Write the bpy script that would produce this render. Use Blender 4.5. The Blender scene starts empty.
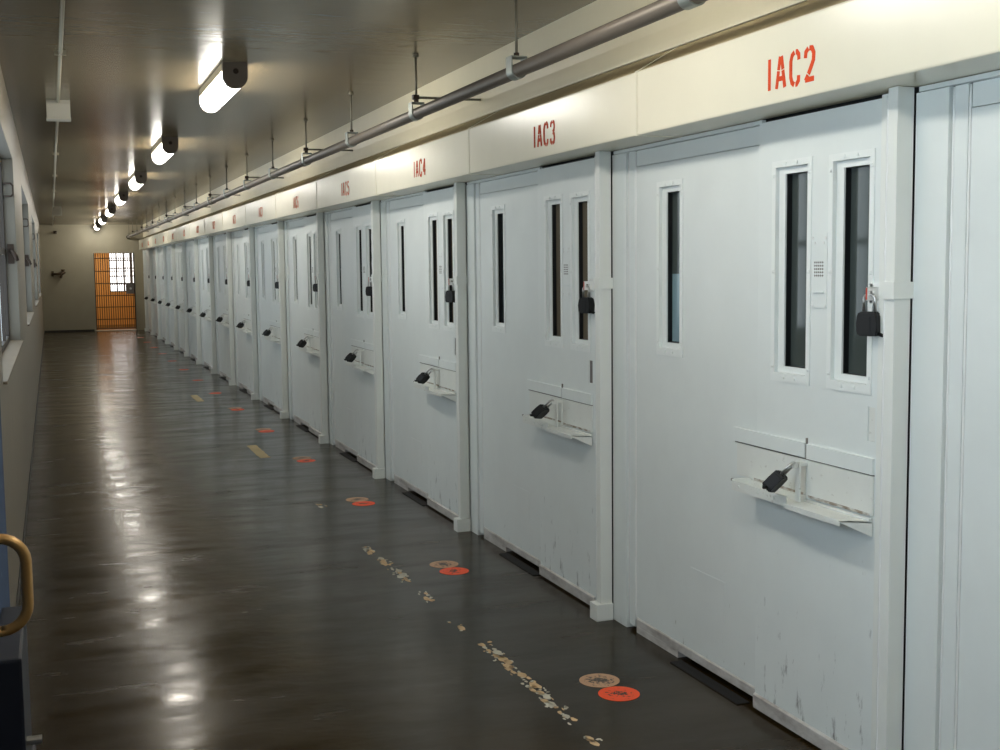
import bpy, bmesh, math, random
from mathutils import Vector, Matrix
random.seed(7)
sc = bpy.context.scene
COL = sc.collection

# ------------------------------------------------------------------ materials
def srgb(r, g, b):
    f = lambda c: (c/255/12.92) if c/255 <= 0.04045 else ((c/255+0.055)/1.055)**2.4
    return (f(r), f(g), f(b), 1.0)

def new_mat(name):
    m = bpy.data.materials.new(name); m.use_nodes = True
    nt = m.node_tree
    return m, nt, nt.nodes['Principled BSDF']

def N(nt, t, **kw):
    n = nt.nodes.new(t)
    for k, v in kw.items():
        if k in n.inputs: n.inputs[k].default_value = v
        else: setattr(n, k, v)
    return n

def coords(nt, scale=(1, 1, 1)):
    tc = N(nt, 'ShaderNodeTexCoord'); mp = N(nt, 'ShaderNodeMapping')
    mp.inputs['Scale'].default_value = scale
    nt.links.new(tc.outputs['Object'], mp.inputs['Vector'])
    return mp.outputs['Vector']

def noise(nt, vec, scale, detail=4.0, rough=0.55):
    n = N(nt, 'ShaderNodeTexNoise'); n.inputs['Scale'].default_value = scale
    n.inputs['Detail'].default_value = detail; n.inputs['Roughness'].default_value = rough
    nt.links.new(vec, n.inputs['Vector']); return n.outputs['Fac']

def ramp(nt, fac, stops):
    r = N(nt, 'ShaderNodeValToRGB'); e = r.color_ramp.elements
    while len(e) < len(stops): e.new(0.5)
    for i, (p, c) in enumerate(stops): e[i].position = p; e[i].color = c
    nt.links.new(fac, r.inputs['Fac']); return r.outputs['Color']

def bump(nt, bsdf, fac, strength, dist):
    b = N(nt, 'ShaderNodeBump'); b.inputs['Strength'].default_value = strength; b.inputs['Distance'].default_value = dist
    nt.links.new(fac, b.inputs['Height']); nt.links.new(b.outputs['Normal'], bsdf.inputs['Normal'])

def paint(name, col, rough=0.4, var=0.05, bmp=0.15, spec=0.5, scuff=None, metal=0.0):
    m, nt, b = new_mat(name)
    v = coords(nt)
    dark = tuple(c*(1-var) for c in col[:3])+(1,); light = tuple(min(1, c*(1+var)) for c in col[:3])+(1,)
    c = ramp(nt, noise(nt, v, 3.5, 6), [(0.3, dark), (0.7, light)])
    if scuff:
        sv = coords(nt, scuff.get('scale', (6, 22, 5)))
        f = noise(nt, sv, scuff.get('freq', 1.0), 7, 0.68)
        if 'low' in scuff:   # scuffs sit mostly where carts and boots reach
            sx = N(nt, 'ShaderNodeSeparateXYZ'); nt.links.new(coords(nt), sx.inputs[0])
            mm = N(nt, 'ShaderNodeMath', operation='MULTIPLY_ADD'); nt.links.new(sx.outputs['Z'], mm.inputs[0])
            mm.inputs[1].default_value = -scuff['low']; nt.links.new(f, mm.inputs[2]); f = mm.outputs[0]
        mask = ramp(nt, f, [(scuff['lo'], (0, 0, 0, 1)), (scuff['hi'], (1, 1, 1, 1))])
        mx = N(nt, 'ShaderNodeMix', data_type='RGBA')
        nt.links.new(mask, mx.inputs[0]); nt.links.new(c, mx.inputs[6]); mx.inputs[7].default_value = scuff['col']
        c = mx.outputs[2]
    nt.links.new(c, b.inputs['Base Color'])
    b.inputs['Roughness'].default_value = rough; b.inputs['Metallic'].default_value = metal
    b.inputs['Specular IOR Level'].default_value = spec
    if bmp: bump(nt, b, noise(nt, v, 14, 5), bmp, 0.004)
    return m

def emit(name, col, strength):
    m, nt, b = new_mat(name)
    b.inputs['Base Color'].default_value = (0.8, 0.8, 0.8, 1); b.inputs['Roughness'].default_value = 0.3
    b.inputs['Emission Color'].default_value = col; b.inputs['Emission Strength'].default_value = strength
    return m

DOORW = srgb(225, 231, 229)
M = {}
M['door'] = paint('door_paint', DOORW, 0.38, 0.03, 0.10,
                  scuff=dict(lo=0.56, hi=0.70, col=srgb(112, 114, 112), scale=(7, 24, 7), low=0.16))
M['panel'] = paint('panel_paint', srgb(223, 229, 227), 0.38, 0.03, 0.10,
                   scuff=dict(lo=0.62, hi=0.72, col=srgb(135, 130, 122), scale=(7, 26, 10), low=0.14))
M['post'] = paint('post_paint', srgb(228, 231, 226), 0.35, 0.03, 0.12)
M['frame'] = paint('window_flange_paint', srgb(231, 236, 234), 0.34, 0.02, 0.08)
M['bead'] = paint('bead_paint', srgb(236, 238, 236), 0.25, 0.02, 0.05)
M['kick'] = paint('kick_paint', srgb(200, 198, 194), 0.5, 0.08, 0.2,
                  scuff=dict(lo=0.40, hi=0.85, col=srgb(120, 108, 100), scale=(5, 6, 14)))
M['tray'] = paint('tray_paint', srgb(222, 225, 220), 0.42, 0.05, 0.2,
                  scuff=dict(lo=0.62, hi=0.80, col=srgb(120, 106, 92), scale=(30, 22, 30)))
M['header'] = paint('header_paint', srgb(236, 230, 208), 0.24, 0.02, 0.10)
M['slope'] = paint('brown_slope_paint', srgb(176, 158, 120), 0.65, 0.12, 0.2)
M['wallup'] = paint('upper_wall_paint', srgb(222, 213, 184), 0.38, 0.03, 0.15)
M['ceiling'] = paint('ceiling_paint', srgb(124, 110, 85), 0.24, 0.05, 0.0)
M['endwall'] = paint('end_wall_paint', srgb(160, 153, 132), 0.5, 0.04, 0.15)
M['leftwall'] = paint('left_wall_paint', srgb(138, 128, 110), 0.4, 0.06, 0.2,
                      scuff=dict(lo=0.70, hi=0.76, col=srgb(90, 80, 66), scale=(4, 3, 8)))
M['sill'] = paint('window_sill_paint', srgb(128, 116, 98), 0.5, 0.08, 0.2)
M['base'] = paint('baseboard_paint', srgb(40, 36, 30), 0.5, 0.1, 0.1)
M['cellback'] = paint('cell_back_paint', srgb(60, 62, 62), 0.7, 0.05, 0.1)
M['black'] = paint('matte_black', srgb(14, 13, 13), 0.85, 0.1, 0.1)
M['gap_shade'] = paint('gap_shade_black', srgb(8, 10, 12), 0.4, 0.1, 0.0)
M['boot'] = paint('padlock_boot', srgb(9, 9, 10), 0.6, 0.1, 0.4)
M['steel'] = paint('bright_steel', srgb(190, 190, 188), 0.28, 0.05, 0.05, metal=0.9)
M['galv'] = paint('galvanised_steel', srgb(150, 156, 150), 0.42, 0.12, 0.2, metal=0.6)
M['pipe'] = paint('pipe_steel', srgb(112, 104, 94), 0.45, 0.1, 0.2, metal=0.3)
M['rod'] = paint('rod_steel', srgb(118, 114, 100), 0.45, 0.1, 0.1, metal=0.3)
M['conduit'] = paint('conduit_paint', srgb(176, 168, 146), 0.35, 0.05, 0.1)
M['jbox'] = paint('junction_box_paint', srgb(206, 200, 184), 0.45, 0.04, 0.1)
M['housing'] = paint('lamp_housing', srgb(196, 186, 158), 0.45, 0.04, 0.1)
M['cap'] = paint('lamp_end_cap', srgb(116, 104, 92), 0.45, 0.05, 0.1)
M['rust'] = paint('rusty_slot', srgb(118, 92, 84), 0.6, 0.15, 0.2)
M['slotgrey'] = paint('slot_steel', srgb(104, 98, 94), 0.5, 0.1, 0.1)
M['port_line'] = paint('port_line_paint', srgb(150, 138, 122), 0.7, 0.35, 0.2,
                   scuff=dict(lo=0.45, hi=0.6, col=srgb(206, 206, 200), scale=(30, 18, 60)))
M['red_tab'] = paint('red_paint_chip', srgb(196, 70, 52), 0.5, 0.05, 0.1)
M['letter_bright'] = paint('orange_red_stencil', srgb(218, 68, 8), 0.8, 0.12, 0.1)
M['letter_dark'] = paint('dark_red_stencil', srgb(190, 72, 32), 0.8, 0.15, 0.1)
M['letter_pale'] = paint('faded_red_stencil', srgb(196, 104, 72), 0.8, 0.12, 0.1)
M['blue'] = paint('blue_gate_paint', srgb(26, 54, 88), 0.65, 0.15, 0.2,
                  scuff=dict(lo=0.66, hi=0.70, col=srgb(150, 160, 170), scale=(30, 30, 30)))
M['navy'] = paint('navy_lock_case', srgb(26, 30, 40), 0.45, 0.1, 0.2)
M['brass'] = paint('worn_brass', srgb(172, 134, 80), 0.35, 0.08, 0.05, metal=0.45)
M['gatebar'] = paint('gate_bar_paint', srgb(66, 46, 28), 0.5, 0.1, 0.1)
M['ochre'] = paint('ochre_paint', srgb(194, 140, 74), 0.55, 0.05, 0.1)
M['winframe'] = paint('window_frame_paint', srgb(58, 52, 48), 0.5, 0.1, 0.1)
M['reveal'] = paint('window_reveal_paint', srgb(122, 119, 110), 0.4, 0.04, 0.1)
M['latch'] = paint('latch_metal', srgb(60, 48, 40), 0.45, 0.1, 0.1, metal=0.4)
M['valve'] = paint('valve_metal', srgb(80, 66, 50), 0.45, 0.1, 0.1, metal=0.5)
M['lens'] = emit('lamp_lens', (1.0, 0.96, 0.87, 1), 23.0)
M['day'] = emit('daylit_frosted_glass', (0.76, 0.90, 1.0, 1), 1.6)
M['day_near'] = emit('daylit_frosted_glass_boosted', (0.70, 0.86, 1.0, 1), 4.2)  # glow raised above the other windows to brighten the nearest doors
M['sunwin'] = emit('sunlit_glass', (1.0, 0.98, 0.95, 1), 2.8)

def glass_mat(name, col):
    m, nt, b = new_mat(name)
    b.inputs['Base Color'].default_value = col; b.inputs['Roughness'].default_value = 0.06
    b.inputs['Specular IOR Level'].default_value = 0.5; b.inputs['IOR'].default_value = 1.5
    return m
M['pane_grey'] = glass_mat('dim_grey_green_glass', srgb(66, 74, 72))
M['pane_blue'] = glass_mat('dim_blue_grey_glass', srgb(84, 104, 112))
M['inner_patch'] = glass_mat('pale_blue_interior', srgb(126, 152, 162))
M['pane_tan'] = glass_mat('dim_tan_glass', srgb(112, 102, 86))

def floor_mat():
    m, nt, b = new_mat('polished_concrete')
    v = coords(nt, (1, 1, 1))
    f1 = noise(nt, v, 0.9, 8, 0.65)
    c = ramp(nt, f1, [(0.25, srgb(22, 15, 5)), (0.5, srgb(37, 27, 9)), (0.78, srgb(60, 44, 15))])
    nt.links.new(c, b.inputs['Base Color'])
    v2 = coords(nt, (0.6, 2.2, 1))
    f2 = noise(nt, v2, 2.2, 6, 0.6)
    r = ramp(nt, f2, [(0.32, (0.13, 0.13, 0.13, 1)), (0.70, (0.30, 0.30, 0.30, 1))])
    nt.links.new(r, b.inputs['Roughness'])
    b.inputs['Specular IOR Level'].default_value = 0.25
    b.inputs['Specular Tint'].default_value = (1.0, 0.80, 0.50, 1)
    f3 = noise(nt, coords(nt, (1.0, 1.5, 1)), 3.2, 4, 0.55)
    bump(nt, b, f3, 0.36, 0.005)
    return m
M['floor'] = floor_mat()

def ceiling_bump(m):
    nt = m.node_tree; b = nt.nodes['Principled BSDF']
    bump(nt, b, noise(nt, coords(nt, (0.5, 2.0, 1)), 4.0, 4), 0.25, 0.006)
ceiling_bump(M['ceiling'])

def disc_mat(name, col, wear, lo, hi):
    m, nt, b = new_mat(name)
    v = coords(nt)
    n = noise(nt, v, 60, 4, 0.6)
    ln = N(nt, 'ShaderNodeVectorMath', operation='LENGTH'); nt.links.new(v, ln.inputs[0])
    mul = N(nt, 'ShaderNodeMath', operation='MULTIPLY'); nt.links.new(ln.outputs['Value'], mul.inputs[0]); mul.inputs[1].default_value = -4.0
    add = N(nt, 'ShaderNodeMath', operation='ADD'); nt.links.new(n, add.inputs[0]); nt.links.new(mul.outputs[0], add.inputs[1])
    mask = ramp(nt, add.outputs[0], [(lo, (0, 0, 0, 1)), (hi, (1, 1, 1, 1))])
    mx = N(nt, 'ShaderNodeMix', data_type='RGBA'); nt.links.new(mask, mx.inputs[0])
    mx.inputs[6].default_value = col; mx.inputs[7].default_value = wear
    nt.links.new(mx.outputs[2], b.inputs['Base Color']); b.inputs['Roughness'].default_value = 0.5
    return m
M['disc_orange'] = disc_mat('orange_disc_paint', srgb(244, 82, 30), srgb(60, 44, 36), 0.40, 0.44)
M['disc_peach'] = disc_mat('peach_disc_paint', srgb(190, 150, 116), srgb(66, 54, 46), 0.32, 0.40)
M['tape'] = paint('worn_tape', srgb(200, 170, 128), 0.6, 0.15, 0.2)
M['tape_pale'] = paint('worn_tape_backing', srgb(196, 190, 172), 0.6, 0.1, 0.2)
M['tape_yellow'] = paint('yellowed_tape', srgb(180, 162, 120), 0.6, 0.12, 0.2)

# ------------------------------------------------------------------ mesh builder
class MB:
    def __init__(s, o=(0, 0, 0)):
        s.bm = bmesh.new(); s.o = Vector(o)
    def V(s, p): return s.bm.verts.new(Vector(p) - s.o)
    def face(s, pts, mi=0):
        f = s.bm.faces.new([s.V(p) for p in pts]); f.material_index = mi; return f
    def box(s, x0, x1, y0, y1, z0, z1, bev=0.0, mi=0):
        b = bmesh.new()
        vs = [b.verts.new((x, y, z)) for x in (x0, x1) for y in (y0, y1) for z in (z0, z1)]
        for q in ((0, 1, 3, 2), (4, 6, 7, 5), (0, 4, 5, 1), (2, 3, 7, 6), (0, 2, 6, 4), (1, 5, 7, 3)):
            b.faces.new([vs[i] for i in q])
        if bev:
            bmesh.ops.bevel(b, geom=list(b.edges), offset=bev, segments=2, profile=0.7, affect='EDGES')
        s.merge(b, mi); return s
    def merge(s, b, mi=0, mat=None):
        mp = {}
        for v in b.verts:
            co = mat @ v.co if mat else v.co
            mp[v] = s.bm.verts.new(co - s.o)
        for f in b.faces:
            try:
                g = s.bm.faces.new([mp[v] for v in f.verts]); g.material_index = mi; g.smooth = f.smooth
            except ValueError: pass
        b.free()
    def plate(s, x0, x1, y0, y1, z0, z1, holes=(), mi=0):
        """flat plate facing -x (x0 front, x1 back) with rectangular through-holes (ya,yb,za,zb)"""
        ys = sorted({y0, y1, *[h for q in holes for h in q[:2]]}); zs = sorted({z0, z1, *[h for q in holes for h in q[2:]]})
        ny, nz = len(ys)-1, len(zs)-1
        def solid(i, j):
            if not (0 <= i < ny and 0 <= j < nz): return False
            cy, cz = (ys[i]+ys[i+1])/2, (zs[j]+zs[j+1])/2
            return not any(q[0] < cy < q[1] and q[2] < cz < q[3] for q in holes)
        cache = {}
        def vv(x, i, j):
            k = (x, i, j)
            if k not in cache: cache[k] = s.V((x, ys[i], zs[j]))
            return cache[k]
        for i in range(ny):
            for j in range(nz):
                if not solid(i, j): continue
                fs = [[vv(x0, i, j), vv(x0, i, j+1), vv(x0, i+1, j+1), vv(x0, i+1, j)],
                      [vv(x1, i, j), vv(x1, i+1, j), vv(x1, i+1, j+1), vv(x1, i, j+1)]]
                if not solid(i-1, j): fs.append([vv(x0, i, j), vv(x1, i, j), vv(x1, i, j+1), vv(x0, i, j+1)])
                if not solid(i+1, j): fs.append([vv(x0, i+1, j), vv(x0, i+1, j+1), vv(x1, i+1, j+1), vv(x1, i+1, j)])
                if not solid(i, j-1): fs.append([vv(x0, i, j), vv(x0, i+1, j), vv(x1, i+1, j), vv(x1, i, j)])
                if not solid(i, j+1): fs.append([vv(x0, i, j+1), vv(x1, i, j+1), vv(x1, i+1, j+1), vv(x0, i+1, j+1)])
                for f in fs: s.bm.faces.new(f).material_index = mi
        return s
    def tube(s, pts, r, n=12, mi=0, caps=True, smooth=True):
        pts = [Vector(p) for p in pts]; rings = []
        up = None
        for i, p in enumerate(pts):
            a = pts[i+1]-p if i < len(pts)-1 else p-pts[i-1]
            b = p-pts[i-1] if i > 0 else a
            t = (a.normalized()+b.normalized()).normalized()
            if up is None:
                up = Vector((0, 0, 1)) if abs(t.z) < 0.9 else Vector((1, 0, 0))
            u = (up - t*up.dot(t)).normalized(); w = t.cross(u); up = u
            rr = r[i] if isinstance(r, (list, tuple)) else r
            rings.append([s.V(p + u*rr*math.cos(2*math.pi*k/n) + w*rr*math.sin(2*math.pi*k/n)) for k in range(n)])
        for a, b in zip(rings, rings[1:]):
            for k in range(n):
                f = s.bm.faces.new([a[k], a[(k+1) % n], b[(k+1) % n], b[k]]); f.smooth = smooth; f.material_index = mi
        if caps:
            for rg in (rings[0][::-1], rings[-1]): s.bm.faces.new(rg).material_index = mi
        return s
    def extrude(s, prof, y0, y1, closed=True, mi=0, mis=None, caps=True, smooth=False):
        """profile of (x,z) extruded along y"""
        a = [s.V((x, y0, z)) for x, z in prof]; b = [s.V((x, y1, z)) for x, z in prof]
        n = len(prof)
        for i in range(n if closed else n-1):
            j = (i+1) % n
            f = s.bm.faces.new([a[i], a[j], b[j], b[i]]); f.material_index = mis[i] if mis else mi; f.smooth = smooth
        if caps and closed:
            s.bm.faces.new(a[::-1]).material_index = mi; s.bm.faces.new(b).material_index = mi
        return s
    def build(s, name, mats, parent=None, loc=None):
        bmesh.ops.recalc_face_normals(s.bm, faces=s.bm.faces)
        me = bpy.data.meshes.new(name); s.bm.to_mesh(me); s.bm.free()
        for m in (mats if isinstance(mats, (list, tuple)) else [mats]): me.materials.append(M[m])
        ob = bpy.data.objects.new(name, me); COL.objects.link(ob)
        if parent: ob.parent = parent
        else: ob.location = s.o
        return ob

def tag(o, label=None, cat=None, group=None, kind=None):
    if label: o['label'] = label
    if cat: o['category'] = cat
    if group: o['group'] = group
    if kind: o['kind'] = kind
    return o

def empty(name, loc, label, cat, group=None):
    o = bpy.data.objects.new(name, None); COL.objects.link(o); o.location = loc; o.empty_display_size = 0.1
    return tag(o, label, cat, group)

def copy_tree(o, parent=None):
    c = o.copy(); COL.objects.link(c)
    if parent: c.parent = parent
    for ch in list(o.children): copy_tree(ch, c)
    return c

def copy_thing(o, dy, label, group=None):
    c = copy_tree(o); c.location = o.location + Vector((0, dy, 0)); c['label'] = label
    if group: c['group'] = group
    return c

def struct(name, mb, mats, parent=None):
    o = mb.build(name, mats, parent); o['kind'] = 'structure'; return o

# ------------------------------------------------------------------ dimensions
L = 1.988; Y0 = 2.861
XP, XPF = 2.318, 2.261          # wall side and corridor side of the posts
XD, XN = 2.310, 2.335           # door leaf and fixed panel fronts
ZS = 2.0914                     # underside of the header covers
XH = 2.134                      # header face
ZC = 2.77                       # ceiling
XL = -0.22                      # left wall
YE = 33.35                      # end wall
YB = -3.6                       # wall behind
K = range(-1, 15)
sign = {k: 'IAC%d' % (k+2) for k in K}
ordw = ['first', 'second', 'third', 'fourth', 'fifth', 'sixth', 'seventh', 'eighth', 'ninth', 'tenth', 'eleventh',
        'twelfth', 'thirteenth', 'fourteenth', 'fifteenth', 'sixteenth', 'seventeenth', 'eighteenth', 'nineteenth',
        'twentieth', 'twenty-first', 'twenty-second', 'twenty-third', 'twenty-fourth']
def where(k, noun):
    """words that single out the bay: by its stenciled sign when it can be read, else by counting"""
    if k == -1: return '%s at the right edge, nearer than IAC2' % noun
    if k <= 5: return '%s of the cell marked %s' % (noun, sign[k])
    return '%s of the %s cell counting IAC2 as first' % (noun, ordw[k])

# ------------------------------------------------------------------ setting
struct('floor', MB((1, 15, 0)).box(-0.5, 2.7, YB-0.2, 37.3, -0.2, 0), 'floor')
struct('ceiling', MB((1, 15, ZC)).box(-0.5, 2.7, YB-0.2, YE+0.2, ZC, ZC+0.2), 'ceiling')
wr = MB((2.5, 15, 0)); wr.box(2.42, 2.7, YB, YE, 0, 2.44, mi=0)
wr.box(2.33, 2.7, YB, YE, 2.44, ZC, mi=1)
wr.box(2.345, 2.42, Y0+15*L+0.002, YE, 0, 2.10, mi=1)
struct('wall_right', wr, ['cellback', 'wallup'])
tr = MB((2.32, 15, 2.48))
tr.extrude([(2.3295, 2.4350), (2.318, 2.4355), (2.318, 2.444), (2.325, 2.475), (2.3295, 2.53)], YB, YE)
tr = MB((2.32, 15, 2.48)); tr.extrude([(2.3297, 2.4405), (2.320, 2.4408), (2.3185, 2.447), (2.323, 2.47), (2.3297, 2.53)], YB+0.001, YE-0.001)
struct('trim_1', tr, 'wallup')
struct('wall_back', MB((1, YB, 0)).box(-0.5, 2.7, YB-0.2, YB, 0, ZC), 'leftwall')
# end wall with doorway
DX0, DX1, DZ = 1.065, 2.085, 2.035
ew = MB((1, YE, 0))
ew.box(-0.5, DX0, YE, YE+0.2, 0, ZC); ew.box(DX1, 2.7, YE, YE+0.2, 0, ZC); ew.box(DX0, DX1, YE, YE+0.2, DZ, ZC)
struct('wall_end', ew, 'endwall')
df = MB((1.5, YE, 0))
df.box(DX0-0.04, DX0, YE-0.012, YE+0.1, 0, DZ+0.04, 0.003); df.box(DX1, DX1+0.04, YE-0.012, YE+0.1, 0, DZ+0.04, 0.003)
df.box(DX0, DX1, YE-0.012, YE+0.1, DZ, DZ+0.04, 0.003)
struct('trim_2', df, 'endwall')
struct('baseboard_end', MB((0.4, YE, 0)).box(XL+0.012, DX0-0.045, YE-0.012, YE-0.0005, 0, 0.05, 0.003), 'base')
# room beyond the gate
vb = MB((1.4, 37, 0))
WX0, WX1, WZ0, WZ1 = 1.60, 2.42, 0.95, 2.10
vb.box(-0.2, WX0, 37.0, 37.2, 0, ZC); vb.box(WX1, 2.7, 37.0, 37.2, 0, ZC)
vb.box(WX0, WX1, 37.0, 37.2, 0, WZ0); vb.box(WX0, WX1, 37.0, 37.2, WZ1, ZC)
struct('wall_beyond_gate', vb, 'ochre')
vs = MB((1.4, 35, 0)); vs.box(-0.3, -0.2, YE+0.2, 37.2, 0, ZC); vs.box(2.7, 2.8, YE+0.2, 37.2, 0, ZC)
struct('wall_beyond_sides', vs, 'ochre')
struct('ceiling_beyond_gate', MB((1.4, 35, ZC)).box(-0.2, 2.7, YE+0.2, 37.2, ZC, ZC+0.1), 'endwall')
# sunlit window beyond
wf = MB((2.0, 37, 1.5))
wf.box(WX0, WX0+0.03, 37.0, 37.06, WZ0, WZ1); wf.box(WX1-0.03, WX1, 37.0, 37.06, WZ0, WZ1)
wf.box(WX0, WX1, 37.0, 37.06, WZ0, WZ0+0.03); wf.box(WX0, WX1, 37.0, 37.06, WZ1-0.03, WZ1)
for i in range(1, 4):
    x = WX0+(WX1-WX0)*i/4; wf.box(x-0.022, x+0.022, 37.01, 37.05, WZ0, WZ1)
for i in range(1, 5):
    z = WZ0+(WZ1-WZ0)*i/5; wf.box(WX0, WX1, 37.012, 37.048, z-0.016, z+0.016)
w9 = struct('window_9', wf, 'winframe')
pane = MB((2.0, 37, 1.5)).box(WX0, WX1, 37.07, 37.075, WZ0, WZ1).build('pane', 'sunwin', w9)

# left wall and its daylit windows
WINS = [(-0.55, 3.05), (5.85, 9.35), (12.0, 15.7), (18.4, 22.0), (24.7, 28.3)]
SZ0, SZ1 = 1.09, 2.40
wl = MB((XL, 15, 0))
# plate faces -x; built mirrored: front x = XL (towards +x)
wl.plate(XL, XL-0.28, YB, YE, 0, ZC, [(a, b, SZ0, SZ1) for a, b in WINS])
struct('wall_left', wl, 'leftwall')
struct('baseboard_left', MB((XL, 15, 0)).box(XL+0.0005, XL+0.010, YB, YE-0.012, 0, 0.03, 0.002), 'base')
for i, (a, b) in enumerate(WINS):
    c = (XL, (a+b)/2, SZ0)
    fr = MB(c)
    xs0, xs1 = XL-0.115, XL-0.075
    fr.plate(xs1, xs0, a, b, SZ0, SZ1, [(a+0.05+j*(b-a-0.05)/5, a+(j+1)*(b-a-0.05)/5, za, zb) for j in range(5)
             for za, zb in ((SZ0+0.05, SZ0+0.62), (SZ0+0.66, SZ1-0.05))])
    w = struct('window_%d' % (i+1), fr, 'winframe')
    MB(c).box(xs0+0.012, xs0+0.018, a+0.01, b-0.01, SZ0+0.01, SZ1-0.01).build('pane', 'day_near' if i == 0 else 'day', w)
    rv = MB(c)
    rv.plate(XL+0.004, XL-0.074, a-0.05, b+0.05, SZ0-0.05, SZ1+0.05, [(a+0.003, b-0.003, SZ0+0.003, SZ1-0.003)])
    rv.bm.free()
    rv = MB(c)
    rv.box(XL-0.073, XL-0.001, b-0.008, b-0.0005, SZ0+0.001, SZ1-0.001); rv.box(XL-0.073, XL-0.001, a+0.0005, a+0.008, SZ0+0.001, SZ1-0.001)
    rv.box(XL-0.073, XL-0.001, a+0.0085, b-0.0085, SZ1-0.008, SZ1-0.0005)
    rv.build('reveal_lining', 'reveal', w)
    MB(c).box(XL-0.073, XL+0.018, a+0.009, b-0.009, SZ0+0.0005, SZ0+0.014, 0.003).build('window_sill', 'sill', w)

# latches and brackets along the left wall
LW = ['nearest', 'second', 'third', 'fourth']
for j, (wa, wb) in enumerate(WINS[1:4]):
    y, z, x = wb-0.009, 1.72, XL-0.040
    t = empty('window_latch', (x, y, z), 'dark brown latch on the window jamb of the left wall, %s from the camera' % LW[j], 'latch', 'window latches on the left wall')
    MB((x, y, z)).box(x-0.022, x+0.022, y-0.008, y-0.0005, z-0.07, z+0.07, 0.002).build('back_plate', 'latch', t)
    MB((x, y, z)).tube([(x, y-0.0082, z+0.02), (x+0.01, y-0.05, z+0.02), (x+0.03, y-0.06, z-0.01), (x+0.045, y-0.06, z-0.05)], [0.012, 0.014, 0.016, 0.012], 10).build('lever', 'latch', t)
    z = 2.17
    t = empty('wall_bracket', (x, y, z), 'looped pull bracket high on the left window jamb, %s from the camera' % LW[j], 'bracket', 'pull brackets on the left wall')
    MB((x, y, z)).box(x-0.03, x+0.03, y-0.006, y-0.0005, z-0.06, z+0.06, 0.002).build('mounting_plate', 'reveal', t)
    MB((x, y, z)).tube([(x-0.02, y-0.0062, z+0.045), (x-0.02, y-0.04, z+0.045), (x+0.02, y-0.045, z+0.045), (x+0.034, y-0.045, z+0.03), (x+0.034, y-0.045, z-0.03),
                        (x+0.02, y-0.045, z-0.045), (x-0.02, y-0.04, z-0.045), (x-0.02, y-0.0062, z-0.045)], 0.007, 8).build('loop', 'latch', t)

# ------------------------------------------------------------------ window sets used in doors and panels
def window_set(parent, o, X, fy0, fy1, fz0, fz1, pane, lip=0.022, stop=0.022, each_bolt=True, side=0.5):
    """bolted flange, stepped reveal, black-painted gasket and pane in a rectangular opening; returns the through hole"""
    ry0, ry1, rz0, rz1 = fy0+lip, fy1-lip, fz0+lip+0.008, fz1-lip
    gy0, gy1, gz0, gz1 = ry0+0.005, ry1-stop*1.7, rz0+stop, rz1-stop
    # fy increases away from the camera; the far (left in view) side shows the wide reveal
    fr = MB(o)
    fr.plate(X-0.0035, X-0.0003, fy0, fy1, fz0, fz1, [(ry0, ry1, rz0, rz1)])
    fr.plate(X+0.011, X+0.017, ry0+0.0005, ry1-0.0005, rz0+0.0005, rz1-0.0005, [(gy0, gy1, gz0, gz1)])
    f = fr.build('window_frame', 'frame', parent)
    gk = MB(o); gk.plate(X+0.0175, X+0.044, ry0+0.001, ry1-0.001, rz0+0.001, rz1-0.001, [(gy0+0.001, gy1-0.001, gz0+0.001, gz1-0.001)])
    gk.build('gap_shade', 'gap_shade', f)  # black lining paints in the shade of the gap before the pane
    MB(o).box(X+0.037, X+0.041, gy0+0.0012, gy1-0.0012, gz0+0.0012, gz1-0.0012).build('pane', pane, f)
    def bolt(y, z):
        b = MB(o); b.tube([(X-0.0034, y, z), (X-0.0055, y, z), (X-0.0075, y, z)], [0.0062, 0.0058, 0.0030], 10, smooth=False); return b
    sp = []
    w = (fy1-fy0)
    for z in (fz0+0.016, fz1-0.012): sp += [(fy0+w*0.36, z), (fy0+w*0.64, z)]
    for z in (fz0+0.05, (fz0+fz1)/2, fz1-0.05): sp += [(fy0+0.011, z), (fy1-0.011, z)]
    for y, z in sp: bolt(y, z).build('bolt', 'frame', f)
    return (ry0, ry1, rz0, rz1)

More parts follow.
